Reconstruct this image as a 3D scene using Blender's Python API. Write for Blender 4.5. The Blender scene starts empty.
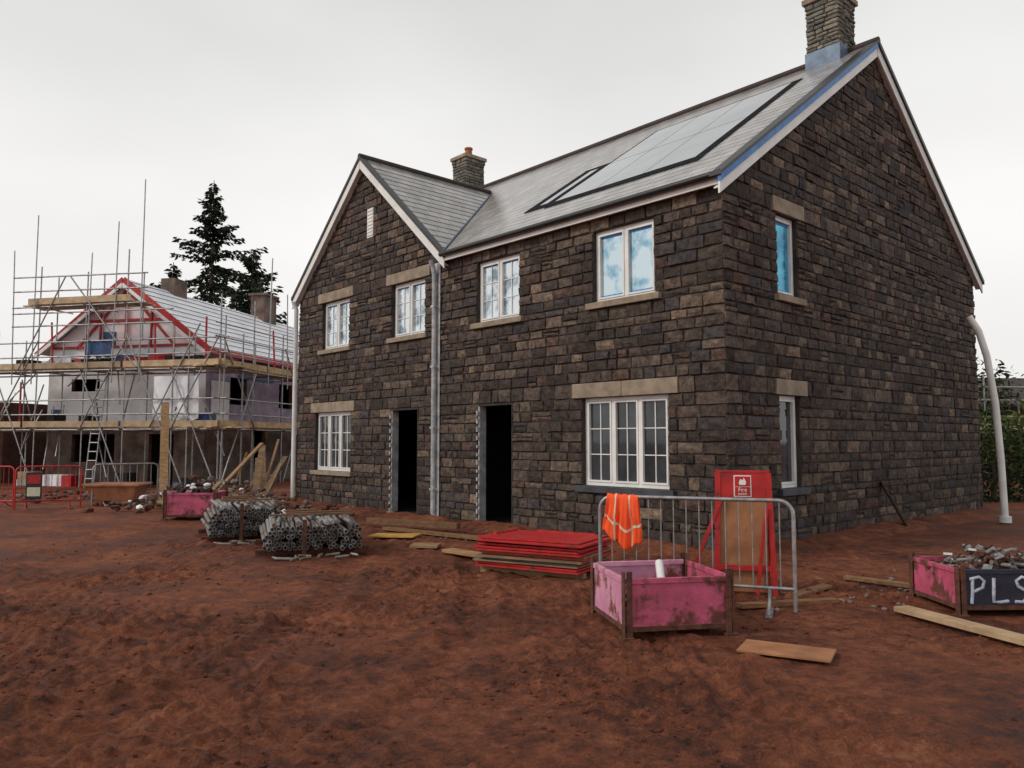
import bpy, bmesh, math, random
import numpy as np
from mathutils import Vector, Matrix, noise
R=random.Random(11)
scene=bpy.context.scene
col=scene.collection
# ------------------------------------------------------------------ helpers
class MB:
    def __init__(s):
        s.v=[];s.f=[];s.m=[];s.sm=[];s.c=[];s.uv={}
    def add(s,vs,fs,m=0,smooth=False,c=(1,1,1)):
        b=len(s.v)
        for p in vs: s.v.append((p[0],p[1],p[2])); s.c.append(c)
        for f in fs:
            s.f.append(tuple(i+b for i in f)); s.m.append(m); s.sm.append(smooth)
    def poly(s,pts,m=0,c=(1,1,1)): s.add(pts,[tuple(range(len(pts)))],m,False,c)
    def hexa(s,p,m=0,c=(1,1,1)):
        s.add(p,[(0,3,2,1),(4,5,6,7),(0,1,5,4),(1,2,6,5),(2,3,7,6),(3,0,4,7)],m,False,c)
    def box(s,x0,x1,y0,y1,z0,z1,m=0,M=None,c=(1,1,1)):
        p=[(x0,y0,z0),(x1,y0,z0),(x1,y1,z0),(x0,y1,z0),(x0,y0,z1),(x1,y0,z1),(x1,y1,z1),(x0,y1,z1)]
        if M is not None: p=[M@Vector(q) for q in p]
        s.hexa(p,m,c)
    def pbox(s,P,a0,a1,z0,z1,n0,n1,m=0,c=(1,1,1)):
        s.hexa([P(a0,z0,n0),P(a1,z0,n0),P(a1,z0,n1),P(a0,z0,n1),P(a0,z1,n0),P(a1,z1,n0),P(a1,z1,n1),P(a0,z1,n1)],m,c)
    def beam(s,p0,p1,w,h,m=0,up=(0,0,1),c=(1,1,1)):
        p0=Vector(p0);p1=Vector(p1);d=(p1-p0).normalized();u=Vector(up)
        a=d.cross(u)
        if a.length<1e-4: a=d.cross(Vector((1,0,0)))
        a.normalize(); b=a.cross(d).normalized()
        a=a*w/2; b=b*h/2
        s.hexa([p0-a-b,p0+a-b,p0+a+b,p0-a+b,p1-a-b,p1+a-b,p1+a+b,p1-a+b],m,c)
    def path(s,pts,r,m=0,seg=8,cap=True,c=(1,1,1),r1=None,capm=None):
        pts=[Vector(p) for p in pts]; n=len(pts); vs=[];prev=None
        for i,p in enumerate(pts):
            if i==0:d=pts[1]-p
            elif i==n-1:d=p-pts[i-1]
            else:d=pts[i+1]-pts[i-1]
            d.normalize()
            if prev is None:
                a=d.orthogonal().normalized()
            else:
                a=(prev-d*prev.dot(d)).normalized()
            prev=a; b=d.cross(a)
            rr=r if r1 is None else r+(r1-r)*i/(n-1)
            for k in range(seg):
                t=2*math.pi*k/seg
                vs.append(p+a*math.cos(t)*rr+b*math.sin(t)*rr)
        fs=[]
        for i in range(n-1):
            for k in range(seg):
                k2=(k+1)%seg
                fs.append((i*seg+k,i*seg+k2,(i+1)*seg+k2,(i+1)*seg+k))
        s.add(vs,fs,m,True,c)
        if cap:
            mm=m if capm is None else capm
            s.add(vs[:seg],[tuple(range(seg))[::-1]],mm,False,c)
            s.add(vs[-seg:],[tuple(range(seg))],mm,False,c)
    def build(s,name,mats,parent=None,bevel=0,recalc=True,loc=None,rot=None,colattr=False):
        me=bpy.data.meshes.new(name); me.from_pydata(s.v,[],s.f)
        for mt in mats: me.materials.append(mt)
        me.polygons.foreach_set('material_index',s.m)
        me.polygons.foreach_set('use_smooth',s.sm)
        if colattr:
            at=me.attributes.new('Col','FLOAT_COLOR','POINT')
            arr=np.ones((len(s.v),4),dtype=np.float32); arr[:,:3]=np.array(s.c,dtype=np.float32)
            at.data.foreach_set('color',arr.ravel())
        me.update()
        if recalc:
            bm=bmesh.new();bm.from_mesh(me);bmesh.ops.recalc_face_normals(bm,faces=bm.faces);bm.to_mesh(me);bm.free()
        ob=bpy.data.objects.new(name,me); col.objects.link(ob)
        if parent is not None: ob.parent=parent
        if loc is not None: ob.location=loc
        if rot is not None: ob.rotation_euler=rot
        if bevel>0:
            b=ob.modifiers.new('bevel','BEVEL');b.width=bevel;b.segments=2;b.limit_method='ANGLE'
        return ob
def empty(name,loc=(0,0,0),rz=0):
    e=bpy.data.objects.new(name,None);col.objects.link(e);e.location=loc;e.rotation_euler=(0,0,rz);e.empty_display_size=.3
    return e
def mat(name,c1,c2=None,scale=4,rough=.8,metal=0,bump=0,bscale=30,lo=.38,hi=.62,spec=.5,attr=False,rough2=None,c3=None,scale3=1.5,lo3=.5,hi3=.62,ior=None,stretch=None):
    m=bpy.data.materials.new(name);m.use_nodes=True;nt=m.node_tree;N=nt.nodes;L=nt.links
    b=N['Principled BSDF'];b.inputs['Roughness'].default_value=rough;b.inputs['Metallic'].default_value=metal
    b.inputs['Specular IOR Level'].default_value=spec
    if ior: b.inputs['IOR'].default_value=ior
    tc=N.new('ShaderNodeTexCoord'); vec=tc.outputs['Object']
    if stretch:
        mp=N.new('ShaderNodeMapping');mp.inputs['Scale'].default_value=stretch;L.new(vec,mp.inputs['Vector']);vec=mp.outputs['Vector']
    if c2 is None: c2=tuple(x*.72 for x in c1)
    n=N.new('ShaderNodeTexNoise');n.inputs['Scale'].default_value=scale;n.inputs['Detail'].default_value=7;n.inputs['Roughness'].default_value=.6
    L.new(vec,n.inputs['Vector'])
    r=N.new('ShaderNodeValToRGB');r.color_ramp.elements[0].position=lo;r.color_ramp.elements[1].position=hi
    r.color_ramp.elements[0].color=(*c2,1);r.color_ramp.elements[1].color=(*c1,1)
    L.new(n.outputs['Fac'],r.inputs['Fac']); out=r.outputs['Color']
    if c3 is not None:
        n3=N.new('ShaderNodeTexNoise');n3.inputs['Scale'].default_value=scale3;n3.inputs['Detail'].default_value=8;n3.inputs['Roughness'].default_value=.65
        L.new(tc.outputs['Object'],n3.inputs['Vector'])
        r3=N.new('ShaderNodeMapRange');r3.inputs[1].default_value=lo3;r3.inputs[2].default_value=hi3;L.new(n3.outputs['Fac'],r3.inputs[0])
        mx=N.new('ShaderNodeMix');mx.data_type='RGBA';L.new(r3.outputs[0],mx.inputs[0]);L.new(out,mx.inputs[6]);mx.inputs[7].default_value=(*c3,1);out=mx.outputs[2]
        if rough2 is not None:
            rr=N.new('ShaderNodeMapRange');rr.inputs[3].default_value=rough;rr.inputs[4].default_value=rough2
            L.new(r3.outputs[0],rr.inputs[0]);L.new(rr.outputs[0],b.inputs['Roughness'])
    if attr:
        at=N.new('ShaderNodeAttribute');at.attribute_name='Col'
        mx=N.new('ShaderNodeMix');mx.data_type='RGBA';mx.blend_type='MULTIPLY';mx.inputs[0].default_value=1
        L.new(out,mx.inputs[6]);L.new(at.outputs['Color'],mx.inputs[7]);out=mx.outputs[2]
    L.new(out,b.inputs['Base Color'])
    if bump>0:
        n2=N.new('ShaderNodeTexNoise');n2.inputs['Scale'].default_value=bscale;n2.inputs['Detail'].default_value=6
        L.new(vec,n2.inputs['Vector'])
        bp=N.new('ShaderNodeBump');bp.inputs['Strength'].default_value=min(1,bump*1.0);bp.inputs['Distance'].default_value=.02
        L.new(n2.outputs['Fac'],bp.inputs['Height']);L.new(bp.outputs['Normal'],b.inputs['Normal'])
    return m
# ------------------------------------------------------------------ materials
M_stone=mat('stone',(1.5,1.42,1.36),(.40,.38,.38),scale=11,rough=.8,bump=1,bscale=24,attr=True,lo=.32,hi=.72,spec=.3)
M_mortar=mat('mortar',(.05,.043,.038),(.020,.017,.016),rough=.95,bump=.5)
M_dress=mat('dressed_stone',(.34,.27,.20),(.22,.175,.13),scale=5,rough=.85,bump=.3,bscale=60)
M_sillslate=mat('sill_covered',(.055,.06,.075),(.03,.033,.04),rough=.6)
M_white=mat('white_upvc',(.82,.82,.80),(.70,.70,.68),scale=3,rough=.4)
M_blue=mat('blue_film',(.015,.13,.46),(.03,.22,.55),scale=6,rough=.35)
M_black=mat('black_plastic',(.02,.02,.022),(.012,.012,.012),rough=.4)
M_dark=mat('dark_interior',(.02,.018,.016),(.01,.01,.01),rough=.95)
M_glassU=mat('glass_film_reflection',(.62,.74,.80),(.20,.42,.56),scale=2.6,rough=.07,metal=.75,bump=.03,bscale=3,lo=.38,hi=.52)  # blue is film; pale patches are sky reflection put into the colour
M_glassW=mat('glass_pale_reflection',(.74,.82,.87),(.22,.30,.36),scale=3.2,rough=.07,metal=.7,bump=.05,bscale=3,lo=.38,hi=.52)  # light and dark mottling is a cloudy reflection painted into the colour
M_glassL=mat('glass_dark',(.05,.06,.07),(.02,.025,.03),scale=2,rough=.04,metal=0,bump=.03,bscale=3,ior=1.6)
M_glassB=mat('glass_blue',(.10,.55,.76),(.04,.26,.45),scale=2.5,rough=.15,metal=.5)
M_lead=mat('lead',(.13,.19,.28),(.08,.11,.16),rough=.5,metal=.3)
M_clay=mat('clay_pot',(.45,.14,.06),rough=.8)
M_chim=mat('chimney_stone',(1.2,1.2,1.1),(.7,.7,.66),scale=9,rough=.9,bump=.6,attr=True)
M_pv=mat('solar_glass',(.52,.54,.56),(.42,.44,.46),scale=1.2,rough=.07,metal=.75,spec=.9,ior=1.7)
M_pvd=mat('solar_frame',(.02,.02,.024),(.012,.012,.015),rough=.85,spec=.05)
M_steel=mat('galvanised',(.42,.42,.42),(.26,.26,.265),scale=12,rough=.45,metal=.7,bump=.05)
M_tube=mat('old_tube',(.30,.29,.27),(.15,.14,.13),scale=7,rough=.5,metal=.45,bump=.1,c3=(.14,.06,.035),scale3=5)
M_red=mat('red_paint',(.52,.018,.02),(.36,.014,.014),scale=7,rough=.45,c3=(.12,.03,.02),scale3=6,lo3=.57,hi3=.68,rough2=.9)
M_rust=mat('rust',(.14,.05,.028),(.06,.025,.016),scale=14,rough=.9,bump=.4)
M_pink=mat('pink_paint',(.58,.10,.20),(.42,.07,.13),scale=5,rough=.55,c3=(.13,.04,.03),scale3=4.2,lo3=.49,hi3=.60,rough2=.9,bump=.2)
M_pinkpale=mat('pink_paint_pale',(.66,.32,.45),(.54,.22,.34),scale=5,rough=.5,c3=(.18,.055,.04),scale3=4.5,lo3=.53,hi3=.63,rough2=.9,bump=.15)
M_navy=mat('navy_paint',(.022,.026,.05),(.012,.014,.026),scale=6,rough=.5,c3=(.09,.035,.02),scale3=5,lo3=.58,hi3=.68,rough2=.9)
M_chalk=mat('white_spray',(.55,.57,.68),(.32,.34,.45),scale=18,rough=.8)
M_wood=mat('timber',(.34,.21,.11),(.20,.12,.065),scale=3,rough=.8,bump=.2,attr=True,stretch=(1,6,6))
M_woodpale=mat('timber_pale',(.58,.44,.28),(.40,.28,.17),scale=4,rough=.8,bump=.15,attr=True)
M_ply=mat('plywood',(.42,.19,.085),(.26,.11,.05),scale=3,rough=.75,bump=.15)
M_orange=mat('hi_vis_orange',(.98,.10,.012),(.88,.075,.010),scale=9,rough=.7)
M_refl=mat('reflective_tape',(.72,.70,.52),(.6,.58,.42),scale=9,rough=.4)
M_foil=mat('silver_tape',(.55,.56,.57),(.33,.34,.35),scale=8,rough=.4,metal=.3,bump=.2)
M_conc=mat('concrete_bits',(.22,.17,.15),(.11,.08,.07),scale=9,rough=.9,bump=.4)
M_bark=mat('bark',(.07,.05,.035),rough=.95,bump=.4)
M_fir=mat('fir_needles',(1.1,1.1,1.1),(.6,.6,.6),scale=.8,rough=.8,attr=True,spec=.2)
M_memb=mat('white_membrane',(.90,.91,.93),(.72,.74,.80),scale=1.3,rough=.55,bump=.15,bscale=6)
M_memb2=mat('purple_membrane',(.42,.33,.44),(.20,.16,.25),scale=1.3,rough=.6)
M_memb3=mat('pink_membrane',(.88,.72,.73),(.80,.84,.90),scale=1.1,rough=.6)
M_block=mat('blockwork',(.20,.14,.11),(.08,.06,.05),scale=2,rough=.9)
M_brick=mat('brown_brick',(.14,.07,.05),(.07,.04,.03),scale=3,rough=.9)
M_roofdk=mat('dark_tiles',(.06,.04,.038),(.035,.025,.025),scale=2,rough=.8)
M_tarp=mat('blue_tarp',(.03,.10,.26),(.02,.05,.14),scale=3,rough=.5)
def slate_mat():
    m=bpy.data.materials.new('slates');m.use_nodes=True;N=m.node_tree.nodes;L=m.node_tree.links;b=N['Principled BSDF']
    uv=N.new('ShaderNodeUVMap');uv.uv_map='UVMap'
    br=N.new('ShaderNodeTexBrick');br.inputs['Scale'].default_value=1;br.inputs['Brick Width'].default_value=.32;br.inputs['Row Height'].default_value=1
    br.inputs['Mortar Size'].default_value=.008;br.inputs['Color1'].default_value=(.36,.34,.32,1);br.inputs['Color2'].default_value=(.23,.22,.21,1);br.inputs['Mortar'].default_value=(.02,.02,.02,1)
    L.new(uv.outputs[0],br.inputs['Vector'])
    tc=N.new('ShaderNodeTexCoord');n=N.new('ShaderNodeTexNoise');n.inputs['Scale'].default_value=2.2;n.inputs['Detail'].default_value=8;L.new(tc.outputs['Object'],n.inputs['Vector'])
    mr=N.new('ShaderNodeMapRange');mr.inputs[1].default_value=.3;mr.inputs[2].default_value=.7;mr.inputs[3].default_value=.7;mr.inputs[4].default_value=1.25;L.new(n.outputs['Fac'],mr.inputs[0])
    mx=N.new('ShaderNodeMix');mx.data_type='RGBA';mx.blend_type='MULTIPLY';mx.inputs[0].default_value=1;L.new(br.outputs['Color'],mx.inputs[6]);L.new(mr.outputs[0],mx.inputs[7]);L.new(mx.outputs[2],b.inputs['Base Color'])
    b.inputs['Roughness'].default_value=.19;b.inputs['Specular IOR Level'].default_value=.9;b.inputs['IOR'].default_value=1.75
    bp=N.new('ShaderNodeBump');bp.inputs['Strength'].default_value=.1;bp.inputs['Distance'].default_value=.003;L.new(n.outputs['Fac'],bp.inputs['Height']);L.new(bp.outputs['Normal'],b.inputs['Normal'])
    return m
M_slate=slate_mat()
# ------------------------------------------------------------------ world & light
w=bpy.data.worlds.new("World");scene.world=w;w.use_nodes=True;N=w.node_tree.nodes;L=w.node_tree.links
bg=N['Background'];bg.inputs['Strength'].default_value=1.0
sky=N.new('ShaderNodeTexSky');sky.sky_type='NISHITA';sky.sun_disc=False
SUN_EL=36; SUN_AZ=-108
sky.sun_elevation=math.radians(SUN_EL);sky.sun_rotation=math.radians(SUN_AZ)
sc=N.new('ShaderNodeVectorMath');sc.operation='SCALE';sc.inputs['Scale'].default_value=.09;L.new(sky.outputs[0],sc.inputs[0])
tc=N.new('ShaderNodeTexCoord');sx=N.new('ShaderNodeSeparateXYZ');L.new(tc.outputs['Generated'],sx.inputs[0])
rp=N.new('ShaderNodeValToRGB');e=rp.color_ramp.elements
e[0].position=0;e[0].color=(.95,.93,.905,1);e[1].position=1;e[1].color=(.56,.555,.55,1)
q=rp.color_ramp.elements.new(.28);q.color=(.97,.955,.94,1)
q=rp.color_ramp.elements.new(.48);q.color=(.80,.795,.785,1)
q=rp.color_ramp.elements.new(.66);q.color=(.70,.695,.69,1)
L.new(sx.outputs[2],rp.inputs[0])
mp=N.new('ShaderNodeMapping');mp.inputs['Scale'].default_value=(1,1,2.2);L.new(tc.outputs['Generated'],mp.inputs[0])
cn=N.new('ShaderNodeTexNoise');cn.inputs['Scale'].default_value=1.6;cn.inputs['Detail'].default_value=4;cn.inputs['Roughness'].default_value=.45;L.new(mp.outputs[0],cn.inputs[0])
mr=N.new('ShaderNodeMapRange');mr.inputs[1].default_value=.3;mr.inputs[2].default_value=.7;mr.inputs[3].default_value=.84;mr.inputs[4].default_value=1.06;L.new(cn.outputs[0],mr.inputs[0])
ms=N.new('ShaderNodeVectorMath');ms.operation='SCALE';L.new(rp.outputs[0],ms.inputs[0]);L.new(mr.outputs[0],ms.inputs['Scale'])
mx=N.new('ShaderNodeMix');mx.data_type='RGBA';mx.inputs[0].default_value=.95;L.new(sc.outputs[0],mx.inputs[6]);L.new(ms.outputs[0],mx.inputs[7]);L.new(mx.outputs[2],bg.inputs[0])
sd=bpy.data.lights.new('sun','SUN');sd.energy=1.5;sd.angle=math.radians(12);sd.color=(1,.91,.80)
so=bpy.data.objects.new('sun',sd);col.objects.link(so)
az=math.radians(SUN_AZ);el=math.radians(SUN_EL)
sdir=Vector((math.sin(az)*math.cos(el),math.cos(az)*math.cos(el),math.sin(el)))
so.rotation_euler=sdir.to_track_quat('Z','Y').to_euler();so.location=(-20,0,30)
scene.view_settings.view_transform='Standard';scene.view_settings.look='None';scene.view_settings.exposure=0
# ------------------------------------------------------------------ camera
cd=bpy.data.cameras.new('camera');cam=bpy.data.objects.new('camera',cd);col.objects.link(cam)
cam.location=(0,0,1.56);cam.rotation_euler=(math.radians(94.2),0,0);cd.sensor_width=36;cd.lens=27.25;cd.clip_end=2000;scene.camera=cam
# ------------------------------------------------------------------ ground
def nz(x,y,k=0): return noise.noise(Vector((x,y,k)))
RUTS=((-6,7.3,.93,-.37,.25),(-6,8.8,.93,-.37,.25),(-5,5.2,.80,.60,.25),(-3.9,3.9,.80,.60,.25),(-2.6,3.2,.10,.995,.4),(-1.1,3.2,.10,.995,.4))
def gh(x,y):
    d=math.hypot(x,y-6)
    z=nz(x*.22,y*.22,3)*.045+nz(x*.9,y*.9,5)*.018
    if d<22:
        k=min(1,max(0,(22-d)/8))
        rg=min(1,max(.12,.50+1.9*nz(x*.55,y*.55,9)-.09*x-.05*(y-6)))*k
        rut=0;sup=1
        for (ox,oy,dx,dy,bd) in RUTS:
            t=(x-ox)*dx+(y-oy)*dy
            if 0<t<9:
                s=-(x-ox)*dy+(y-oy)*dx+ bd*math.sin(t*.5)
                if abs(s)<.6:
                    e_=min(1,t)*min(1,9-t);g=math.exp(-(s/.15)**4)*k*e_
                    lug=max(-1,min(1,2.2*math.sin(t*34+abs(s)*34)))
                    rut+=-g*(.024+.011*lug)
                    rut+=math.exp(-((abs(s)-.235)/.05)**2)*.022*k*e_*(.7+1.2*nz(x*4,y*4,2))
                    sup=min(sup,1-.8*g)
        a=1-abs(nz(x*2.4,y*2.4,1))*2.4
        b1=max(0,nz(x*9,y*9,4)-.05)          # discrete churned clods on otherwise flat earth
        b2=max(0,nz(x*19,y*19,8)-.02)
        z+=sup*rg*(a*.010+nz(x*5,y*5,2)*.016+b1*.085+b2*.050+abs(nz(x*38,y*38,12))*.012)
        z+=rut*(.5+.5*min(1,rg+.4))
        z+=k*.25*abs(nz(x*26,y*26,6))*.02
    return z
def axis(lo_f,hi_f,step,lo,hi,grow=1.09):
    a=list(np.arange(lo_f,hi_f,step)); s=step;x=a[-1]
    while x<hi: s*=grow;x+=s;a.append(x)
    s=step;x=a[0];b=[]
    while x>lo: s*=grow;x-=s;b.append(x)
    return b[::-1]+a
xs=axis(-4.6,4.4,.022,-500,500,1.06);ys=axis(3.3,8.8,.022,-300,900,1.04)
nx,ny=len(xs),len(ys)
V=np.zeros((ny,nx,3),dtype=np.float32)
for j,y in enumerate(ys):
    for i,x in enumerate(xs):
        V[j,i]=(x,y,gh(x,y) if (abs(x)<60 and -10<y<80) else 0)
idx=np.arange(nx*ny).reshape(ny,nx)
F=np.stack([idx[:-1,:-1],idx[:-1,1:],idx[1:,1:],idx[1:,:-1]],-1).reshape(-1,4)
me=bpy.data.meshes.new('ground');me.vertices.add(nx*ny);me.vertices.foreach_set('co',V.ravel())
me.loops.add(F.size);me.loops.foreach_set('vertex_index',F.ravel().astype(np.int32));me.polygons.add(len(F))
me.polygons.foreach_set('loop_start',np.arange(0,F.size,4,dtype=np.int32));me.polygons.foreach_set('loop_total',np.full(len(F),4,dtype=np.int32))
me.update(calc_edges=True);me.validate();me.polygons.foreach_set('use_smooth',[True]*len(F))
ground=bpy.data.objects.new('ground',me);col.objects.link(ground)
def mud():
    m=bpy.data.materials.new('red_mud');m.use_nodes=True;N=m.node_tree.nodes;L=m.node_tree.links;b=N['Principled BSDF']
    tc=N.new('ShaderNodeTexCoord')
    def ns(s,d,r=.6,off=0):
        n=N.new('ShaderNodeTexNoise');n.inputs['Scale'].default_value=s;n.inputs['Detail'].default_value=d;n.inputs['Roughness'].default_value=r
        mp=N.new('ShaderNodeMapping');mp.inputs['Location'].default_value=(off,off*.7,0);L.new(tc.outputs['Object'],mp.inputs[0]);L.new(mp.outputs[0],n.inputs['Vector']);return n.outputs['Fac']
    a=ns(.8,7,.65);bb=ns(7,10,.76,3);c=ns(55,6,.74,7)
    r1=N.new('ShaderNodeValToRGB');el=r1.color_ramp.elements
    el[0].position=.405;el[0].color=(.030,.010,.006,1);el[1].position=.63;el[1].color=(.36,.155,.088,1)
    q=el.new(.465);q.color=(.105,.032,.017,1);q=el.new(.535);q.color=(.225,.073,.036,1)
    ad=N.new('ShaderNodeMath');ad.operation='MULTIPLY';ad.inputs[1].default_value=.32;L.new(a,ad.inputs[0])
    ad2=N.new('ShaderNodeMath');ad2.operation='MULTIPLY_ADD';ad2.inputs[1].default_value=.42;L.new(bb,ad2.inputs[0]);L.new(ad.outputs[0],ad2.inputs[2])
    ad3=N.new('ShaderNodeMath');ad3.operation='MULTIPLY_ADD';ad3.inputs[1].default_value=.26;L.new(c,ad3.inputs[0]);L.new(ad2.outputs[0],ad3.inputs[2])
    L.new(ad3.outputs[0],r1.inputs[0]);L.new(r1.outputs[0],b.inputs['Base Color'])
    rr=N.new('ShaderNodeMapRange');rr.inputs[1].default_value=.42;rr.inputs[2].default_value=.56;rr.inputs[3].default_value=.5;rr.inputs[4].default_value=.95;L.new(ad3.outputs[0],rr.inputs[0]);L.new(rr.outputs[0],b.inputs['Roughness'])
    b.inputs['Specular IOR Level'].default_value=.22
    bp=N.new('ShaderNodeBump');bp.inputs['Strength'].default_value=1;bp.inputs['Distance'].default_value=.035;L.new(bb,bp.inputs['Height'])
    bp2=N.new('ShaderNodeBump');bp2.inputs['Strength'].default_value=1;bp2.inputs['Distance'].default_value=.014;L.new(c,bp2.inputs['Height']);L.new(bp.outputs[0],bp2.inputs['Normal'])
    L.new(bp2.outputs[0],b.inputs['Normal']);return m
M_mud=mud();me.materials.append(M_mud)
def ico():
    bm=bmesh.new();bmesh.ops.create_icosphere(bm,subdivisions=1,radius=1)
    v=[x.co.copy() for x in bm.verts];f=[tuple(q.index for q in p.verts) for p in bm.faces];bm.free();return v,f
IV,IF=ico()
def lump(mb,x,y,z,r,m=0,flat=.6,c=(1,1,1)):
    a=R.uniform(0,6.28);ca,sa=math.cos(a),math.sin(a);ex=R.uniform(.7,1.4);ey=R.uniform(.6,1)
    vs=[]
    for p in IV:
        k=r*R.uniform(.7,1.2);px,py,pz=p.x*k*ex,p.y*k*ey,p.z*k*flat
        vs.append((x+px*ca-py*sa,y+px*sa+py*ca,z+pz))
    mb.add(vs,IF,m,False,c)
mb=MB()
n=0
while n<5200:
    x=R.uniform(-7,4.5);y=3.2+abs(R.gauss(0,3.8))
    if y>14: continue
    if nz(x*.7,y*.7,21)-.05*x<R.uniform(-.2,.5): continue
    r=R.choice([.006,.009,.012,.018])*R.uniform(.7,1.3)
    if R.random()<.02:r=R.uniform(.022,.035)
    lump(mb,x,y,gh(x,y)+r*.15,r);n+=1
mb.build('mud_clods',[M_mud],recalc=False)
# ------------------------------------------------------------------ stone helpers
def stone_col(pale=False):
    if pale:
        b=R.choice([(.17,.165,.15),(.125,.122,.115),(.22,.20,.175)])
    else:
        k=R.random()
        if k<.38:b=(.058,.044,.038)
        elif k<.64:b=(.086,.066,.056)
        elif k<.80:b=(.122,.094,.076)
        elif k<.90:b=(.060,.053,.055)
        elif k<.95:b=(.095,.058,.047)
        else:b=(.170,.130,.098)
    f=R.uniform(.7,1.25);return tuple(x*f for x in b)
def one_stone(mb,P,a0,a1,z0,z1,p,c,m=0):
    g=.006;a0+=g;a1-=g;z0+=g;z1-=g
    if a1-a0<.03 or z1-z0<.02:return
    nxs,nzs=4,3;ins=.010
    vs=[];jt=.010
    tl=R.uniform(-.016,.016);tz=R.uniform(-.012,.014)
    for j in range(nzs):
        for i in range(nxs):
            fa=i/(nxs-1);fz=j/(nzs-1)
            a=a0+ins+(a1-a0-2*ins)*fa;z=z0+ins+(z1-z0-2*ins)*fz
            edge=(i in(0,nxs-1)) or (j in(0,nzs-1))
            nn=p+tl*(fa-.5)+tz*(fz-.5)+R.uniform(-.008,.008)+(0 if edge else .009)
            vs.append(P(a+R.uniform(-jt,jt),z+R.uniform(-jt,jt)*.8,nn))
    ring=[0,1,2,3,7,11,10,9,8,4]
    b=len(vs)
    for r_ in ring:
        i=r_%nxs;j=r_//nxs
        vs.append(P(a0+(a1-a0)*i/(nxs-1),z0+(z1-z0)*j/(nzs-1),-.004))
    fs=[]
    for j in range(nzs-1):
        for i in range(nxs-1):
            q=j*nxs+i;fs.append((q,q+1,q+1+nxs,q+nxs))
    for k in range(10):
        k2=(k+1)%10;fs.append((ring[k],b+k,b+k2,ring[k2]))
    mb.add(vs,fs,m,False,c)
def stones(mb,P,z_breaks,lim,ops,ch=.165,pale=False,lr=(.16,.44)):
    for zb0,zb1 in zip(z_breaks[:-1],z_breaks[1:]):
        nn=max(1,round((zb1-zb0)/ch));
        ws=[R.uniform(.8,1.2) for _ in range(nn)];S=sum(ws);z=zb0
        for wv in ws:
            h=(zb1-zb0)*wv/S;lo,hi=lim(z+h*.5)
            iv=[(lo,hi)]
            for (oa,ob,o0,o1) in ops:
                if o0<z+h*.5<o1:
                    nv=[]
                    for (p,q) in iv:
                        if ob<=p or oa>=q: nv.append((p,q));continue
                        if oa>p:nv.append((p,oa))
                        if ob<q:nv.append((ob,q))
                    iv=nv
            for (p,q) in iv:
                if q-p<.04: continue
                a=p
                while a<q-1e-6:
                    l=R.uniform(*lr)*(1.15 if h>.17 else 1)
                    if q-(a+l)<.12:l=q-a
                    if h>.12 and l>.2 and R.random()<.06 and not pale:
                        hs=h*R.uniform(.42,.58)
                        one_stone(mb,P,a,a+l,z,z+hs,R.uniform(.010,.03),stone_col());one_stone(mb,P,a,a+l,z+hs,z+h,R.uniform(.010,.03),stone_col())
                    else: one_stone(mb,P,a,a+l,z,z+h,R.uniform(.010,.034),stone_col(pale))
                    a+=l
            z+=h
def wallgrid(mb,P,a0,a1,z0,z1,ops,depth=.16,m=0,mr=0):
    A=sorted(set([a0,a1]+[o[0] for o in ops]+[o[1] for o in ops]));Z=sorted(set([z0,z1]+[o[2] for o in ops]+[o[3] for o in ops]))
    for i in range(len(A)-1):
        for j in range(len(Z)-1):
            ca=(A[i]+A[i+1])/2;cz=(Z[j]+Z[j+1])/2
            if any(o[0]<ca<o[1] and o[2]<cz<o[3] for o in ops):continue
            mb.poly([P(A[i],Z[j],0),P(A[i+1],Z[j],0),P(A[i+1],Z[j+1],0),P(A[i],Z[j+1],0)],m)
    for o in ops:
        c=[(o[0],o[2]),(o[1],o[2]),(o[1],o[3]),(o[0],o[3])]
        for k in range(4):
            p,q=c[k],c[(k+1)%4]
            mb.poly([P(p[0],p[1],0),P(q[0],q[1],0),P(q[0],q[1],-depth),P(p[0],p[1],-depth)],mr)
# ------------------------------------------------------------------ THE HOUSE
HA=math.radians(42.3);CX,CY=2.90,10.5
house=empty('stone_house',(CX,CY,0),HA)
PF=lambda a,z,n:(-n,a,z)      # front wall : a = t
PS=lambda a,z,n:(a,-n,z)      # side wall : a = s
LEN=12.35;DEP=10.2;E0=.16;EZ=5.24;RZ=8.93;RS=5.1;SL=(RZ-EZ)/(RS+E0)
GC,GZ,GH=9.30,8.03,3.13;G0,G1=GC-GH+.2,LEN;GS=(GZ-EZ)/GH
VS=-E0+(GZ-EZ)/SL   # s where the front-gable ridge meets the main slope
fw=[ (.95,2.62,.86,2.24,3,'L'),(1.155,2.36,3.75,4.9,2,'U'),(4.11,5.27,3.75,4.9,2,'W'),
 (9.78,11.42,.86,2.24,3,'L2'),(9.9,11.15,3.75,4.9,2,'W'),(6.93,8.12,3.75,4.9,2,'W')]
doors=[(4.28,5.22,.08,2.24),(7.13,8.1,.08,2.24)]
vent=(8.92,9.16,6.13,6.8)
sw=[(1.45,2.07,3.75,5.0,1,'B'),(1.42,2.02,.86,2.24,1,'L')]
ops_f=[x[:4] for x in fw]+doors
wm=MB()
wallgrid(wm,PF,0,LEN,-.3,5.16,ops_f)
wm.poly([PF(G0,5.16,0),PF(G1,5.16,0),PF(GC,7.9,0)])
wallgrid(wm,PS,0,DEP,-.3,5.1,[x[:4] for x in sw])
wm.poly([PS(0,5.1,0),PS(DEP,5.1,0),PS(DEP/2,8.74,0)])
wm.poly([(DEP,0,-.3),(DEP,LEN,-.3),(DEP,LEN,5.15),(DEP,0,5.15)])
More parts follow.
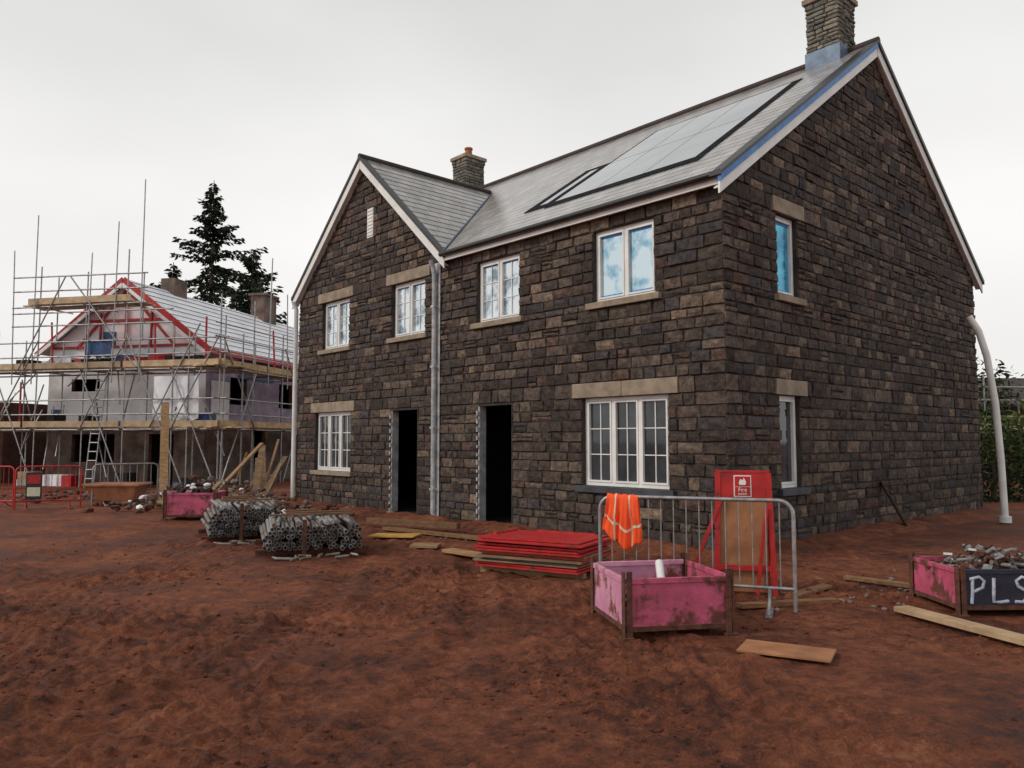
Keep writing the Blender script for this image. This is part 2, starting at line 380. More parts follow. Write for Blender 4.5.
wm.poly([(0,LEN,-.3),(DEP,LEN,-.3),(DEP,LEN,5.15),(DEP/2,LEN,8.74),(0,LEN,5.15)])
wm.build('wall_core',[M_mortar],house,recalc=False)
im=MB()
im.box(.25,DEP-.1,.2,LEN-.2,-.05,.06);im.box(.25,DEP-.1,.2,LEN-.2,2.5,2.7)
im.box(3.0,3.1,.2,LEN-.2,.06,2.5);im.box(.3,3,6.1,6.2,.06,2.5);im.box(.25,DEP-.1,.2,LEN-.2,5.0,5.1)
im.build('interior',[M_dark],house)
st=MB();ex=[]
dress=MB();slatesill=MB()
for i,(a0,a1,z0,z1,pn,gl) in enumerate(fw):
    up=z0>3
    ex.append((a0,a1,z0,z1))
    ex.append((a0-.13,a1+.13,z0-.11,z0))
    if up: dress.pbox(PF,a0-.12,a1+.12,z0-.105,z0-.004,-.12,.085)
    else: (slatesill if i==0 else dress).pbox(PF,a0-.12,a1+.12,z0-.105,z0-.004,-.12,.085)
    if not up or a0>6:
        ex.append((a0-.2,a1+.2,z1,z1+.24))
        mid=(a0+a1)/2
        if pn==3:
            dress.pbox(PF,a0-.195,mid-.004,z1+.004,z1+.235,-.1,.05);dress.pbox(PF,mid+.004,a1+.195,z1+.004,z1+.235,-.1,.052)
        else: dress.pbox(PF,a0-.195,a1+.195,z1+.004,z1+.235,-.1,.05)
exS=[]
for (a0,a1,z0,z1,pn,gl) in sw:
    exS+= [(a0,a1,z0,z1),(a0-.12,a1+.12,z0-.11,z0),(a0-.14,a1+.2,z1,z1+.24)]
    dress.pbox(PS,a0-.135,a1+.195,z1+.004,z1+.235,-.1,.05)
    (dress if z0>3 else slatesill).pbox(PS,a0-.11,a1+.13,z0-.105,z0-.004,-.12,.09)
ex+=doors;ex.append(vent)
zb=[-.1,.08,.75,.86,2.24,2.48,3.64,3.75,4.9,5.14]
stones(st,PF,zb,lambda z:(-.022,LEN+.02),ex)
zb2=[5.14,6.13,6.8,7.85]
stones(st,PF,zb2,lambda z:(GC-(GZ-z)/GS+.13,GC+(GZ-z)/GS-.13),ex)
stones(st,PS,[-.1,.75,.86,2.24,2.48,3.64,3.75,5.0,5.24],lambda z:(-.02,DEP),exS)
stones(st,PS,[5.24,8.62],lambda z:(5.1-(RZ-z)/SL+.2,5.1+(RZ-z)/SL-.2),exS)
st.build('stonework',[M_stone],house,recalc=False,colattr=True)
dress.build('lintels_and_sills',[M_dress],house,bevel=.008)
slatesill.build('protected_sills',[M_sillslate],house,bevel=.006)
# windows
wf=MB();gm=MB();gmats={'L':0,'L2':0,'U':1,'W':2,'B':3}
def window(P,a0,a1,z0,z1,pn,gl):
    n0,n1=-.13,-.065;f=.052
    wf.pbox(P,a0,a1,z0,z0+f,n0,n1);wf.pbox(P,a0,a1,z1-f,z1,n0,n1)
    wf.pbox(P,a0,a0+f,z0+f,z1-f,n0,n1);wf.pbox(P,a1-f,a1,z0+f,z1-f,n0,n1)
    ia0,ia1=a0+f,a1-f;wd=(ia1-ia0)/pn
    for k in range(1,pn):
        wf.pbox(P,ia0+wd*k-.025,ia0+wd*k+.025,z0+f,z1-f,n0,n1+.001)
    for k in range(pn):
        p=ia0+wd*k+(.025 if k else 0);q=ia0+wd*(k+1)-(.025 if k<pn-1 else 0);y0=z0+f;y1=z1-f;c=.034
        wf.pbox(P,p+.004,q-.004,y0+.004,y0+c,n0+.01,n1+.012);wf.pbox(P,p+.004,q-.004,y1-c,y1-.004,n0+.01,n1+.012)
        wf.pbox(P,p+.004,p+c,y0+c,y1-c,n0+.01,n1+.012);wf.pbox(P,q-c,q-.004,y0+c,y1-c,n0+.01,n1+.012)
        ga,gb,gc,gd=p+c,q-c,y0+c,y1-c
        tn=R.uniform(-.004,.004)
        gm.poly([P(ga,gc,-.1+tn),P(gb,gc,-.1-tn),P(gb,gd,-.1-tn),P(ga,gd,-.1+tn)],gmats[gl])
        if pn>1 and gl!='U':
            b=.008
            for r in range(1,3):
                zz=gc+(gd-gc)*r/3;wf.pbox(P,ga,gb,zz-b,zz+b,-.105,-.085)
            mid=(ga+gb)/2;wf.pbox(P,mid-b,mid+b,gc,gd,-.104,-.084)
        if gl in('U','B','W'):
            t=.016 if gl=='W' else .026
            wf.pbox(P,ga,ga+t,gc,gd,-.094,-.0925,1);wf.pbox(P,ga,gb,gd-t*1.3,gd,-.0915,-.090,1)
            if gl!='W': wf.pbox(P,ga,gb,gc,gc+t,-.0915,-.090,1)
for x in fw: window(PF,*x)
for x in sw: window(PS,*x)
wf.pbox(PF,vent[0],vent[1],vent[2],vent[3],0,.025)
for k in range(8): wf.pbox(PF,vent[0]+.02,vent[1]-.02,vent[2]+.04+k*.08,vent[2]+.07+k*.08,.02,.04)
wf.build('window_frames',[M_white,M_blue],house,bevel=.003)
gm.build('window_glass',[M_glassL,M_glassU,M_glassW,M_glassB],house,recalc=False)
dm=MB()
for (a0,a1,z0,z1) in doors:
    for aa in (a0,a1-.03):
        dm.pbox(PF,aa,aa+.03,z0,z1,-.15,.012,2 if aa==a0 else 0)
    z=z0
    while z<z1-.1:
        dm.pbox(PF,a1-.012,a1+.022,z,z+R.uniform(.05,.09),.013,.046,0);z+=.15
    dm.pbox(PF,a0,a1,z1-.04,z1,-.15,.018,2);dm.pbox(PF,a0-.03,a1+.03,z0-.07,z0,-.15,.10,1)
dm.build('door_openings',[M_foil,M_dress,M_mortar],house)
pm=MB()
pm.pbox(PF,6.37,6.61,.1,5.1,.04,.05,1)
pm.path([PF(6.49,.15,.10),PF(6.49,4.85,.10),PF(6.49,5.0,.14),PF(6.49,5.14,.2)],.05,0,10)
for z in (.6,1.8,3.0,4.2): pm.pbox(PF,6.43,6.55,z,z+.04,.05,.15,0)
pm.path([PF(LEN+.04,.1,.09),PF(LEN+.04,4.9,.09),PF(LEN+.04,5.1,.18)],.055,2,10)
pm.build('downpipes',[M_foil,M_foil,M_white],house)
# roof
rf=MB();uvl=[]
def roofrow(p00,p10,p01,p11,u0,u1,uu0,uu1,row,lift,nrm):
    n=Vector(nrm)*lift
    a,b,c,d=Vector(p00),Vector(p10),Vector(p01),Vector(p11)
    rf.add([a+n,b+n,d,c],[(0,1,2,3)],0);uvl.append([(u0,row+.02),(u1,row+.02),(uu1,row+.98),(uu0,row+.98)])
    rf.add([a-n*.5,b-n*.5,b+n,a+n],[(0,1,2,3)],0);uvl.append([(u0,row+.3)]*4)
NF=Vector((-SL,0,1)).normalized()
mp_=lambda s,t,off=0:(s+NF.x*off,t,EZ+SL*(s+E0)+NF.z*off)
rows=26;ds=(RS+E0)/rows;TL=GC+GH
tR=lambda s:(GC-GH)+(s+E0)*GH/(VS+E0)
tL=lambda s:TL-(s+E0)*GH/(VS+E0)
for r in range(rows):
    s0=-E0+ds*r;s1=s0+ds
    if s1<VS+ds:
        a1,b1=min(tR(s0),GC),min(tR(s1),GC)
        roofrow(mp_(s0,-.12),mp_(s0,a1),mp_(s1,-.12),mp_(s1,b1),-.12,a1,-.12,b1,r,.0028,NF)
        a1,b1=max(tL(s0),GC),max(tL(s1),GC)
        roofrow(mp_(s0,a1),mp_(s0,TL),mp_(s1,b1),mp_(s1,TL),a1,TL,b1,TL,r,.0028,NF)
    else:
        roofrow(mp_(s0,-.12),mp_(s0,TL),mp_(s1,-.12),mp_(s1,TL),-.12,TL,-.12,TL,r,.0028,NF)
BE=2*RS+E0
rf.poly([(BE,-.12,EZ),(BE,TL,EZ),(RS,TL,RZ),(RS,-.12,RZ)]);uvl.append([(0,.1),(12,.1),(12,20),(0,20)])
for sgn in(1,-1):
    ng=Vector((0,-sgn*GS,1)).normalized()
    te=lambda q:GC-sgn*(GH*(1-q))
    rws=17
    for r in range(rws):
        q0=r/rws;q1=(r+1)/rws;z0=EZ+(GZ-EZ)*q0;z1=EZ+(GZ-EZ)*q1
        sv0=-E0+(VS+E0)*q0;sv1=-E0+(VS+E0)*q1
        sv0=max(sv0,-.15)
        roofrow((-.16,te(q0),z0),(sv0+.02,te(q0),z0),(-.16,te(q1),z1),(sv1+.02,te(q1),z1),0,sv0+.18,0,sv1+.18,r,.009,ng)
me_ob=rf.build('slate_roof',[M_slate],house,recalc=False)
uvlay=me_ob.data.uv_layers.new(name='UVMap');k=0
for fuv in uvl:
    for t in fuv: uvlay.data[k].uv=t;k+=1
tr=MB() # 0 white,1 black,2 blue,3 dark brown,4 lead
tr.box(-E0+.01,-E0+.03,-.12,GC-GH-.05,EZ-.17,EZ-.015,0)
tr.box(-E0+.03,.0,-.1,GC-GH-.05,EZ-.14,EZ-.12,0)
tr.path([(-E0-.045,-.12,EZ-.045),(-E0-.045,GC-GH,EZ-.045)],.05,1,10)
tr.box(BE-.03,BE,-.1,LEN,EZ-.16,EZ-.015,0)
tr.path([(BE+.06,-.12,EZ-.045),(BE+.06,TL,EZ-.045)],.05,1,10)
def slopeboard(mb_,fn,q0,q1,d0,d1,n0,n1,m):
    mb_.hexa([fn(q0,d0,n0),fn(q1,d0,n0),fn(q1,d0,n1),fn(q0,d0,n1),fn(q0,d1,n0),fn(q1,d1,n0),fn(q1,d1,n1),fn(q0,d1,n1)],m)
HR=RS+E0+.03
fF=lambda q,d,n:(RS-HR*(1-q),-n,EZ-.02+(RZ-EZ+.02)*q-d)
fB=lambda q,d,n:(RS+HR*(1-q),-n,EZ-.02+(RZ-EZ+.02)*q-d)
slopeboard(tr,fF,-.01,.998,.28,.12,.10,.13,0)
slopeboard(tr,fF,-.01,.998,.118,.015,.10,.15,2)
slopeboard(tr,fF,-.015,1,.012,-.035,-.02,.165,1)
slopeboard(tr,fF,0,1,.22,.20,.0,.10,0)
slopeboard(tr,fB,-.01,.998,.27,.06,.10,.13,0)
slopeboard(tr,fB,-.015,1,.055,-.035,-.02,.165,1)
slopeboard(tr,fB,0,1,.22,.20,.0,.10,0)
tr.path([(RS,-.16,RZ+.015),(RS,TL+.02,RZ+.015)],.07,3,10)
gR=lambda q,d,n:(-n,GC-GH-.03+(GH+.03)*q,EZ-.02+(GZ-EZ+.02)*q-d)
gL=lambda q,d,n:(-n,GC+GH+.03-(GH+.03)*q,EZ-.02+(GZ-EZ+.02)*q-d)
for g in(gR,gL):
    slopeboard(tr,g,-.01,.998,.27,.06,.13,.16,0)
    slopeboard(tr,g,-.015,1,.055,-.03,.05,.185,1)
    slopeboard(tr,g,0,1,.23,.21,.0,.13,0)
tr.path([(-.18,GC,GZ+.015),(VS-.05,GC,GZ+.015)],.065,3,10)
tr.path([(-.18,TL+.05,EZ-.045),(.6,TL+.05,EZ-.045)],.05,1,10)
tr.beam(mp_(-E0+.02,GC-GH+.02,.02),mp_(VS-.03,GC-.02,.02),.09,.01,4,up=NF)
tr.build('roof_trim',[M_white,M_black,M_blue,M_roofdk,M_lead],house)
# solar panels
pv=MB()
def onroof(s0,s1,t0,t1,h0,h1,m):
    pv.hexa([mp_(s0,t0,h0),mp_(s0,t1,h0),mp_(s1,t1,h0),mp_(s1,t0,h0),mp_(s0,t0,h1),mp_(s0,t1,h1),mp_(s1,t1,h1),mp_(s1,t0,h1)],m)
onroof(.70,4.15,.85,4.20,.006,.014,1)
onroof(.80,2.6,4.20,4.85,.006,.016,1)
for i in range(3):
    for j in range(2):
        t0=1.02+i*1.03;s0=.90+j*1.59
        onroof(s0,s0+1.57,t0,t0+1.012,.0145,.022,0)
onroof(.95,2.4,4.34,4.55,.0165,.022,0)
pv.build('solar_panels',[M_pv,M_pvd],house)
def chimney(mb_,tc_,ztop,mbt):
    sc_,hw,hd=5.1,.31,.35
    z0=8.3
    mbt.box(sc_-hd+.01,sc_+hd-.01,tc_-hw+.01,tc_+hw-.01,z0,ztop-.1,3)
    for P,w_ in ((lambda a,z,n:(sc_-hd+.01-n,tc_+a,z),hw),(lambda a,z,n:(sc_+a,tc_-hw+.01-n,z),hd),(lambda a,z,n:(sc_+hd-.01+n,tc_+a,z),hw),(lambda a,z,n:(sc_+a,tc_+hw-.01+n,z),hd)):
        stones(mb_,P,[z0,ztop-.22],lambda z:(-w_,w_),[],ch=.085,pale=True,lr=(.14,.3))
        stones(mb_,P,[ztop-.22,ztop-.1],lambda z:(-w_-.03,w_+.03),[],ch=.12,pale=True,lr=(.2,.3))
    mbt.box(sc_-hd-.06,sc_+hd+.06,tc_-hw-.06,tc_+hw+.06,ztop-.1,ztop,0)
    mbt.box(sc_-hd-.035,sc_+hd+.035,tc_-hw-.035,tc_+hw+.035,8.45,9.0,1)
cs=MB();ct=MB()
chimney(cs,.74,10.08,ct);chimney(cs,11.85,10.0,ct)
ct.path([(5.1,11.85,10.0),(5.1,11.85,10.27)],.12,2,12,r1=.1);ct.path([(5.1,11.85,10.27),(5.1,11.85,10.32)],.125,2,12)
cs.build('chimney_stone',[M_chim],house,recalc=False,colattr=True)
ct.build('chimney_parts',[M_dress,M_lead,M_clay,M_mortar],house,bevel=.006)
# ------------------------------------------------------------------ scaffolded house
HX=math.atan2(.975,.22)
h2=empty('house_under_construction',(-10.7,27,0),HX)
hm=MB()  # 0 white,1 purple,2 block,3 pink,4 red,5 dark,6 wood,7 brick
o_g=[(4.3,5.5,3.35,3.8),(1.2,2.2,0,2.0),(3.6,5.4,.8,2.0)]
P2=lambda a,z,n:(-n,a,z);P3=lambda a,z,n:(a,-n,z)
wallgrid(hm,P2,0,6.5,1.9,4.9,o_g[:1],m=0,mr=2);wallgrid(hm,P2,0,6.5,-.3,1.9,[(1.2,2.2,0,1.8),(3.6,5.4,.8,1.8)],m=2,mr=2)
hm.poly([P2(0,4.9,0),P2(6.5,4.9,0),P2(3.25,7.3,0)],3)
wallgrid(hm,P3,0,12,2.1,4.9,[(1.5,2.6,2.9,3.9),(5,6.1,2.9,3.9)],m=1,mr=2);wallgrid(hm,P3,0,12,-.3,2.1,[(3,4,0,2)],m=2,mr=2)
hm.poly([(12,0,-.3),(12,6.5,-.3),(12,6.5,4.9),(12,3.25,7.3),(12,0,4.9)],2);hm.poly([(0,6.5,-.3),(12,6.5,-.3),(12,6.5,4.9),(0,6.5,4.9)],2)
hm.box(.3,11.8,.3,6.3,-.1,.0,5);hm.box(.3,11.8,.3,6.3,2.2,2.3,5);hm.box(1.5,1.6,.3,6.3,.0,4.8,5)
for sg in(0,1):
    e0=-.35 if sg==0 else 6.85
    hm.poly([(-.25,e0,4.72),(12.2,e0,4.72),(12.2,3.25,7.38),(-.25,3.25,7.38)],0)
    for k in range(11):
        q=(k+.5)/11;hm.beam((-.25,e0+(3.25-e0)*q,4.735+2.66*q),(12.2,e0+(3.25-e0)*q,4.735+2.66*q),.02,.012,6)
    hm.beam((-.28,e0,4.68),(-.28,3.25,7.34),.04,.2,4);hm.beam((-.33,e0+.1,4.55),(-.33,3.25,7.15),.03,.12,0)
hm.beam((-.25,-.4,4.68),(12.2,-.4,4.68),.04,.2,4)
for a,b,c,d in ((1.2,4.9,3.25,7.0),(5.3,4.9,3.25,7.0),(3.25,4.9,3.25,7.2),(0.2,4.95,6.3,4.95),(1.7,5.9,4.8,5.9),(2.2,4.9,2.2,6.2),(4.3,4.9,4.3,6.2),(.5,4.5,5.9,4.5)):
    hm.beam((-.06,a,b),(-.06,c,d),.05,.08,4 if R.random()<.75 else 6)
hm.box(-.03,-.01,1.3,2.3,5.0,5.6,0);hm.box(-.03,-.01,3.7,4.4,5.0,5.5,8);hm.box(-.04,-.01,5.8,6.3,2.3,2.7,8);hm.box(2,4.5,-.04,-.01,3.9,4.6,8);hm.box(.3,1.4,-.04,-.01,2.3,3.7,0)
hm.box(8.6,9.7,2.9,3.6,6.6,8.4,2);hm.box(8.5,9.8,2.8,3.7,8.4,8.5,2)
hm.box(2.2,3.0,3.0,3.6,6.8,7.9,2)
hm.build('walls_and_roof',[M_memb,M_memb2,M_block,M_memb3,M_red,M_dark,M_wood,M_brick,M_tarp],h2,recalc=False)
h3=MB()
wallgrid(h3,P2,8.4,16,-.3,3.0,[(9.4,10.6,1.0,2.1),(12,13,0,2.1)],m=0,mr=0)
h3.poly([(0,8.4,-.3),(9,8.4,-.3),(9,8.4,3.0),(0,8.4,3.0)],0);h3.box(.3,8,8.6,15.8,-.1,0,1);h3.box(2,2.1,8.5,16,0,3,1)
h3.box(-.05,-.01,10.8,11.9,.9,1.9,2)
h3.box(-.04,-.01,8.8,9.3,1.9,2.9,3)
h3.build('unfinished_brick_building',[M_brick,M_dark,M_tarp,M_memb],None,recalc=False,loc=(-10.7,27,0),rot=(0,0,HX))
sf=MB() # 0 tube 1 board 2 red 3 pale board
def tb(p,q,m=0,r=.026): sf.path([p,q],r,m,6,cap=False)
def deck(p,q,width_dir,nb,z,m=1):
    p=Vector(p);q=Vector(q);wd=Vector(width_dir);Ln=(q-p).length;d=(q-p).normalized()
    for k in range(nb):
        x=-R.uniform(0,.4)
        while x<Ln:
            l=min(3.9,Ln-x+.2)
            o=p+d*x+wd*(k*.235+.1);c=R.uniform(.6,1.35)
            sf.beam(o+Vector((0,0,z+R.uniform(0,.02))),o+d*(l-.03)+Vector((0,0,z+R.uniform(0,.02))),.225,.04,m,c=(c,c*.97,c*.92));x+=l
ts=[-1.6+1.75*i for i in range(10)]
for t in ts:
    t+=R.uniform(-.15,.15)
    top=R.uniform(5.1,5.8) if (t<.3 or t>6.6) else R.uniform(7.3,8.3)
    tb((-1.6,t,0),(-1.6+R.uniform(-.05,.05),t+R.uniform(-.05,.05),top));tb((-.45,t,0),(-.45,t,min(top,5.2)))
    for z in(1.95,3.95): tb((-1.75,t,z),(-.1,t,z))
    if 0.3<t<6.6: tb((-1.75,t,6.2),(-.1,t,6.2));tb((-.8,t,5),(-.8,t,7.4))
for z in(1.95,2.45,2.95,3.95,4.45,4.95):
    tb((-1.62,-1.9,z),(-1.62,15.2,z+R.uniform(-.04,.04)))
for z in(1.9,3.9): tb((-.45,-1.9,z),(-.45,15.2,z))
for z in(5.5,5.95): tb((-1.6,.2,z),(-1.6,6.6,z+.03))
for z in(6.2,6.7,7.2): tb((-1.62,1.2,z),(-1.62,6.6,z+R.uniform(-.06,.06)))
deck((-1.6,-1.8,0),(-1.6,15,0),(1,0,0),5,2.0);deck((-1.6,-1.8,0),(-1.6,15,0),(1,0,0),5,4.0);deck((-1.6,1.6,0),(-1.6,6.0,0),(1,0,0),4,6.25,3)
for z in(2.0,4.0):
    x=-1.8
    while x<15: sf.beam((-1.66,x,z+.13),(-1.66,x+3.8,z+.13),.03,.2,1,c=(R.uniform(.7,1.15),)*3);x+=3.9
sf.beam((-1.66,1.8,6.38),(-1.66,5.9,6.38),.03,.22,3)
ss=[-1.6,.4,2.4,4.4,6.4,8.4,10.4,12]
for s in ss:
    tb((s,-1.6,0),(s,-1.6,R.uniform(5.4,6.9)));tb((s,-.45,0),(s,-.45,5.2))
    for z in(1.95,3.95): tb((s,-1.75,z),(s,-.1,z))
for z in(1.95,2.45,2.95,3.95,4.45,4.95,5.4): tb((-1.9,-1.62,z),(12.5,-1.62,z+R.uniform(-.05,.05)))
deck((-1.6,-1.6,0),(12.3,-1.6,0),(0,1,0),5,2.0);deck((-1.6,-1.6,0),(12.3,-1.6,0),(0,1,0),5,4.0)
for z in(2.0,4.0): sf.beam((-1.8,-1.66,z+.13),(12,-1.66,z+.13),.03,.2,1,c=(1.0,.95,.8))
for i in range(len(ts)-1):
    if i%2==0: tb((-1.68,ts[i],0.05),(-1.68,ts[i+1],3.9));tb((-1.68,ts[i+1],1.9),(-1.68,ts[i],5))
tb((-1.68,1.5,4),(-1.68,4.2,7.2));tb((-1.68,6.2,4),(-1.68,4.4,7.2));tb((-1.7,-.4,.1),(-1.7,1.9,5.2));tb((-1.7,.9,2),(-1.7,-.9,5.4))
for i in range(0,7,2): tb((ss[i],-1.7,0.05),(ss[i+1],-1.7,3.9));tb((ss[i+1],-1.7,2),(ss[i],-1.7,5))
for k in range(16):
    t=R.uniform(-1.5,9);z=R.uniform(.1,3.5);tb((-1.5+R.uniform(-.2,1),t,z),(-1.5+R.uniform(-.2,1),t+R.uniform(-1.4,1.4),z+R.uniform(1.2,2.4)))
for (s,t,zt) in ((-1.7,1.35,10.4),(-1.7,5.6,9.4),(-1.7,6.4,8.2),(-1.7,2.4,9.0),(1.2,-1.7,8.2),(-1.7,9.5,6.2),(4,-1.7,7.5),(-1.7,3.4,8.0),(2.6,-1.7,7.1),(6.2,-1.7,7.9)):
    tb((s,t,3.5),(s+R.uniform(-.1,.1),t+R.uniform(-.1,.1),zt),r=.022)
for (s,t,z) in ((-1.5,.9,4.05),(-1.5,.2,4.05),(-1.5,-1.0,4.05),(-1.55,4.9,4.05),(2,-1.5,4.05),(-1.5,6.2,2),(-1.5,9.3,0),(3.5,-1.5,2)): tb((s,t,z),(s,t+R.uniform(-.1,.1),z+1.6),2,.035)
for t in(2.9,3.25):tb((-1.75,t,0),(-1.2,t,4.9))
for k in range(15): z=.3+k*.3;tb((-1.75+.55*z/4.9,2.9,z),(-1.75+.55*z/4.9,3.25,z))
sf.box(-1.3,-.7,2.2,4.6,4.06,4.35,4)
for k in range(30):
    t=R.uniform(-1,6.3);z=R.choice([4.06,4.06,2.06,0]);h=R.uniform(.12,.5);w_=R.uniform(.2,.7)
    sf.box(-1.35,-.8,t,t+w_,z,z+h,R.choice([1,2,4,5,6,6]),c=(R.uniform(.4,1),)*3)
for (t0,t1,z0,z1,m) in ((-.8,.9,2.3,3.7,6),(7.6,9.0,2.6,3.3,6),(2.6,3.6,4.4,4.95,5)):
    nn=8;vs=[]
    for i in range(nn+1):
        for j in range(3): vs.append((-1.57+.06*math.sin(i*1.7+j),t0+(t1-t0)*i/nn,z1-(z1-z0)*(j/2)*(1+.08*math.sin(i*2.1))))
    sf.add(vs,[(i*3+j,i*3+j+1,(i+1)*3+j+1,(i+1)*3+j) for i in range(nn) for j in range(2)],m,True)
sf.build('scaffolding',[M_steel,M_woodpale,M_red,M_woodpale,M_dark,M_tarp,M_memb],None,recalc=False,loc=(-10.7,27,0),rot=(0,0,HX),colattr=True)
# ------------------------------------------------------------------ trees
def leafquad(mb_,p,sz,c,dn=None):
    a=Vector((R.gauss(0,1),R.gauss(0,1),R.gauss(0,.6))).normalized() if dn is None else (Vector(dn)+Vector((R.gauss(0,.35),R.gauss(0,.35),R.gauss(0,.3)))).normalized()
    b=a.orthogonal().normalized();an=R.uniform(0,6.28);b=(Matrix.Rotation(an,3,a)@b)
    a=a*sz;b=b*sz*.42;p=Vector(p)
    mb_.add([p-a*.5,p+b*.5,p+a*.6,p-b*.5],[(0,1,2,3)],1,False,c)
def fir(name,x,y,H,Rb,seed,zb=.1,droop=.35,pw=.7):
    R.seed(seed);t=MB();t.path([(0,0,-.2),(.05,0,H*.5),(0,.05,H)],.28,0,8,r1=.02)
    z=H*zb
    while z<H-.15:
        f=1-(z/H)
        for b in range(R.choice([4,5,6])):
            a=R.uniform(0,6.28);Ln=(Rb*(f**pw)*(1.0+.28*math.sin(2*a+z*1.1))+.12)*R.choice([.5,.7,.9,1.0,1.3])*R.uniform(.85,1.1)
            Ln=min(Ln,Rb*1.1)
            d=Vector((math.cos(a),math.sin(a),0));p0=Vector((0,0,z))
            up=.35 if f<.3 else .05
            pts=[p0+d*Ln*q+Vector((0,0,Ln*(up*q-droop*q*q+.18*q**4))) for q in(0,.35,.7,1)]
            t.path(pts,.035,0,3,cap=False,r1=.01)
            step=.2;k=.15
            while k<Ln:
                q=k/Ln;c0=p0+d*k+Vector((0,0,Ln*(up*q-droop*q*q+.18*q**4)))
                sw_=(.42*(1-q)+.12)*min(1.3,Ln)*.7
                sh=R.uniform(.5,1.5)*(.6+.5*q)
                for _ in range(5):
                    o=Vector((-d.y,d.x,0))*R.gauss(0,sw_*.55)
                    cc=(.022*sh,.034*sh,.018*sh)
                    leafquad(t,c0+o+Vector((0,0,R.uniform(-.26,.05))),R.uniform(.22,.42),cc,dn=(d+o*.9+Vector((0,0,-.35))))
                k+=step
        z+=R.uniform(.28,.46)*(.6+.7*f)
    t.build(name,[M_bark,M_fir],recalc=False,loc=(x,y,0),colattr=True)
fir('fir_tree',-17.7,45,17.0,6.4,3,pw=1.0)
fir('fir_tree.001',-13.9,41,11.8,3.8,5,droop=.15,pw=.7)
fir('fir_tree.002',-20.4,46,12.3,3.0,8,droop=.2,pw=.8)
R.seed(77)
def leafmass(name,cl,leaf,n,cbase,trunks=True):
    t=MB()
    for (x,y,z,rx,ry,rz) in cl:
        if trunks:
            t.path([(x,y,-.2),(x+R.uniform(-.3,.3),y,z*.6),(x,y,z)],.09,0,5,r1=.03)
            for _ in range(4):
                t.path([(x,y,z*.5),(x+R.uniform(-rx,rx)*.7,y+R.uniform(-ry,ry)*.7,z+R.uniform(0,rz)*.6)],.04,0,4,cap=False,r1=.01)
        for _ in range(n):
            v=Vector((R.gauss(0,1),R.gauss(0,1),R.gauss(0,1))).normalized()*R.uniform(.35,1.05)
            v*=1+.35*noise.noise(Vector((x+v.x*2,y+v.y*2,z+v.z*2)))
            p=(x+v.x*rx,y+v.y*ry,max(.03,z+v.z*rz));s=R.uniform(.5,1.5)*(.7+.4*v.z)
            leafquad(t,p,leaf*R.uniform(.6,1.3),tuple(q*max(.2,s) for q in cbase))
    t.build(name,[M_bark,M_fir],recalc=False,colattr=True)
leafmass('hedge',[(12.4+i*1.0+R.uniform(-.2,.2),20.5+R.uniform(-.5,.5)+i*.3,.9+R.uniform(0,.5),1.0,.9,1.2+R.uniform(0,.5)) for i in range(11)],.15,1100,(.075,.12,.03))
leafmass('bare_bush',[(15.4,25,2.9,1.1,1.0,1.5),(14.4,24,2.3,.9,1.0,1.3),(19,27,2.6,1.5,1.0,1.4)],.2,560,(.04,.055,.025))
leafmass('distant_treeline',[(-95+i*5.2+R.uniform(-1,1),95+R.uniform(-8,8),1.6,3.6,2.5,R.uniform(1.8,3.4)) for i in range(44)],.9,160,(.035,.05,.03))
rh=MB()
rh.box(0,9,0,6,-.2,3.0,0)
rh.hexa([(-.4,-.5,2.9),(9.4,-.5,2.9),(9.4,3,4.2),(-.4,3,4.2),(-.4,-.5,3.0),(9.4,-.5,3.0),(9.4,3,4.35),(-.4,3,4.35)],1)
rh.hexa([(-.4,6.5,2.9),(9.4,6.5,2.9),(9.4,3,4.2),(-.4,3,4.2),(-.4,6.5,3.0),(9.4,6.5,3.0),(9.4,3,4.35),(-.4,3,4.35)],1)
rh.box(1.5,2.8,-.03,0,1,2.2,2);rh.box(4.5,5.8,-.03,0,1,2.2,2)
rh.build('dark_roofed_building',[M_brick,M_roofdk,M_dark],None,loc=(18.5,31,0),rot=(0,0,.1))
sf=MB()
for x in range(0,12,2): tb((x,0,0),(x,0,R.uniform(3.4,3.9)));tb((x,1.1,0),(x,1.1,3))
for z in(1.8,2.3,2.8,3.2): tb((-.3,0,z),(10.5,0,z),3 if z==2.3 else 0,.03)
deck((-.2,0,0),(10.4,0,0),(0,1,0),4,1.85,1);sf.beam((-.2,-.05,2.0),(10,-.05,2.0),.03,.2,1)
sf.build('scaffolding.001',[M_steel,M_woodpale,M_red,M_woodpale],None,recalc=False,loc=(14.4,23.6,0),rot=(0,0,.1),colattr=True)
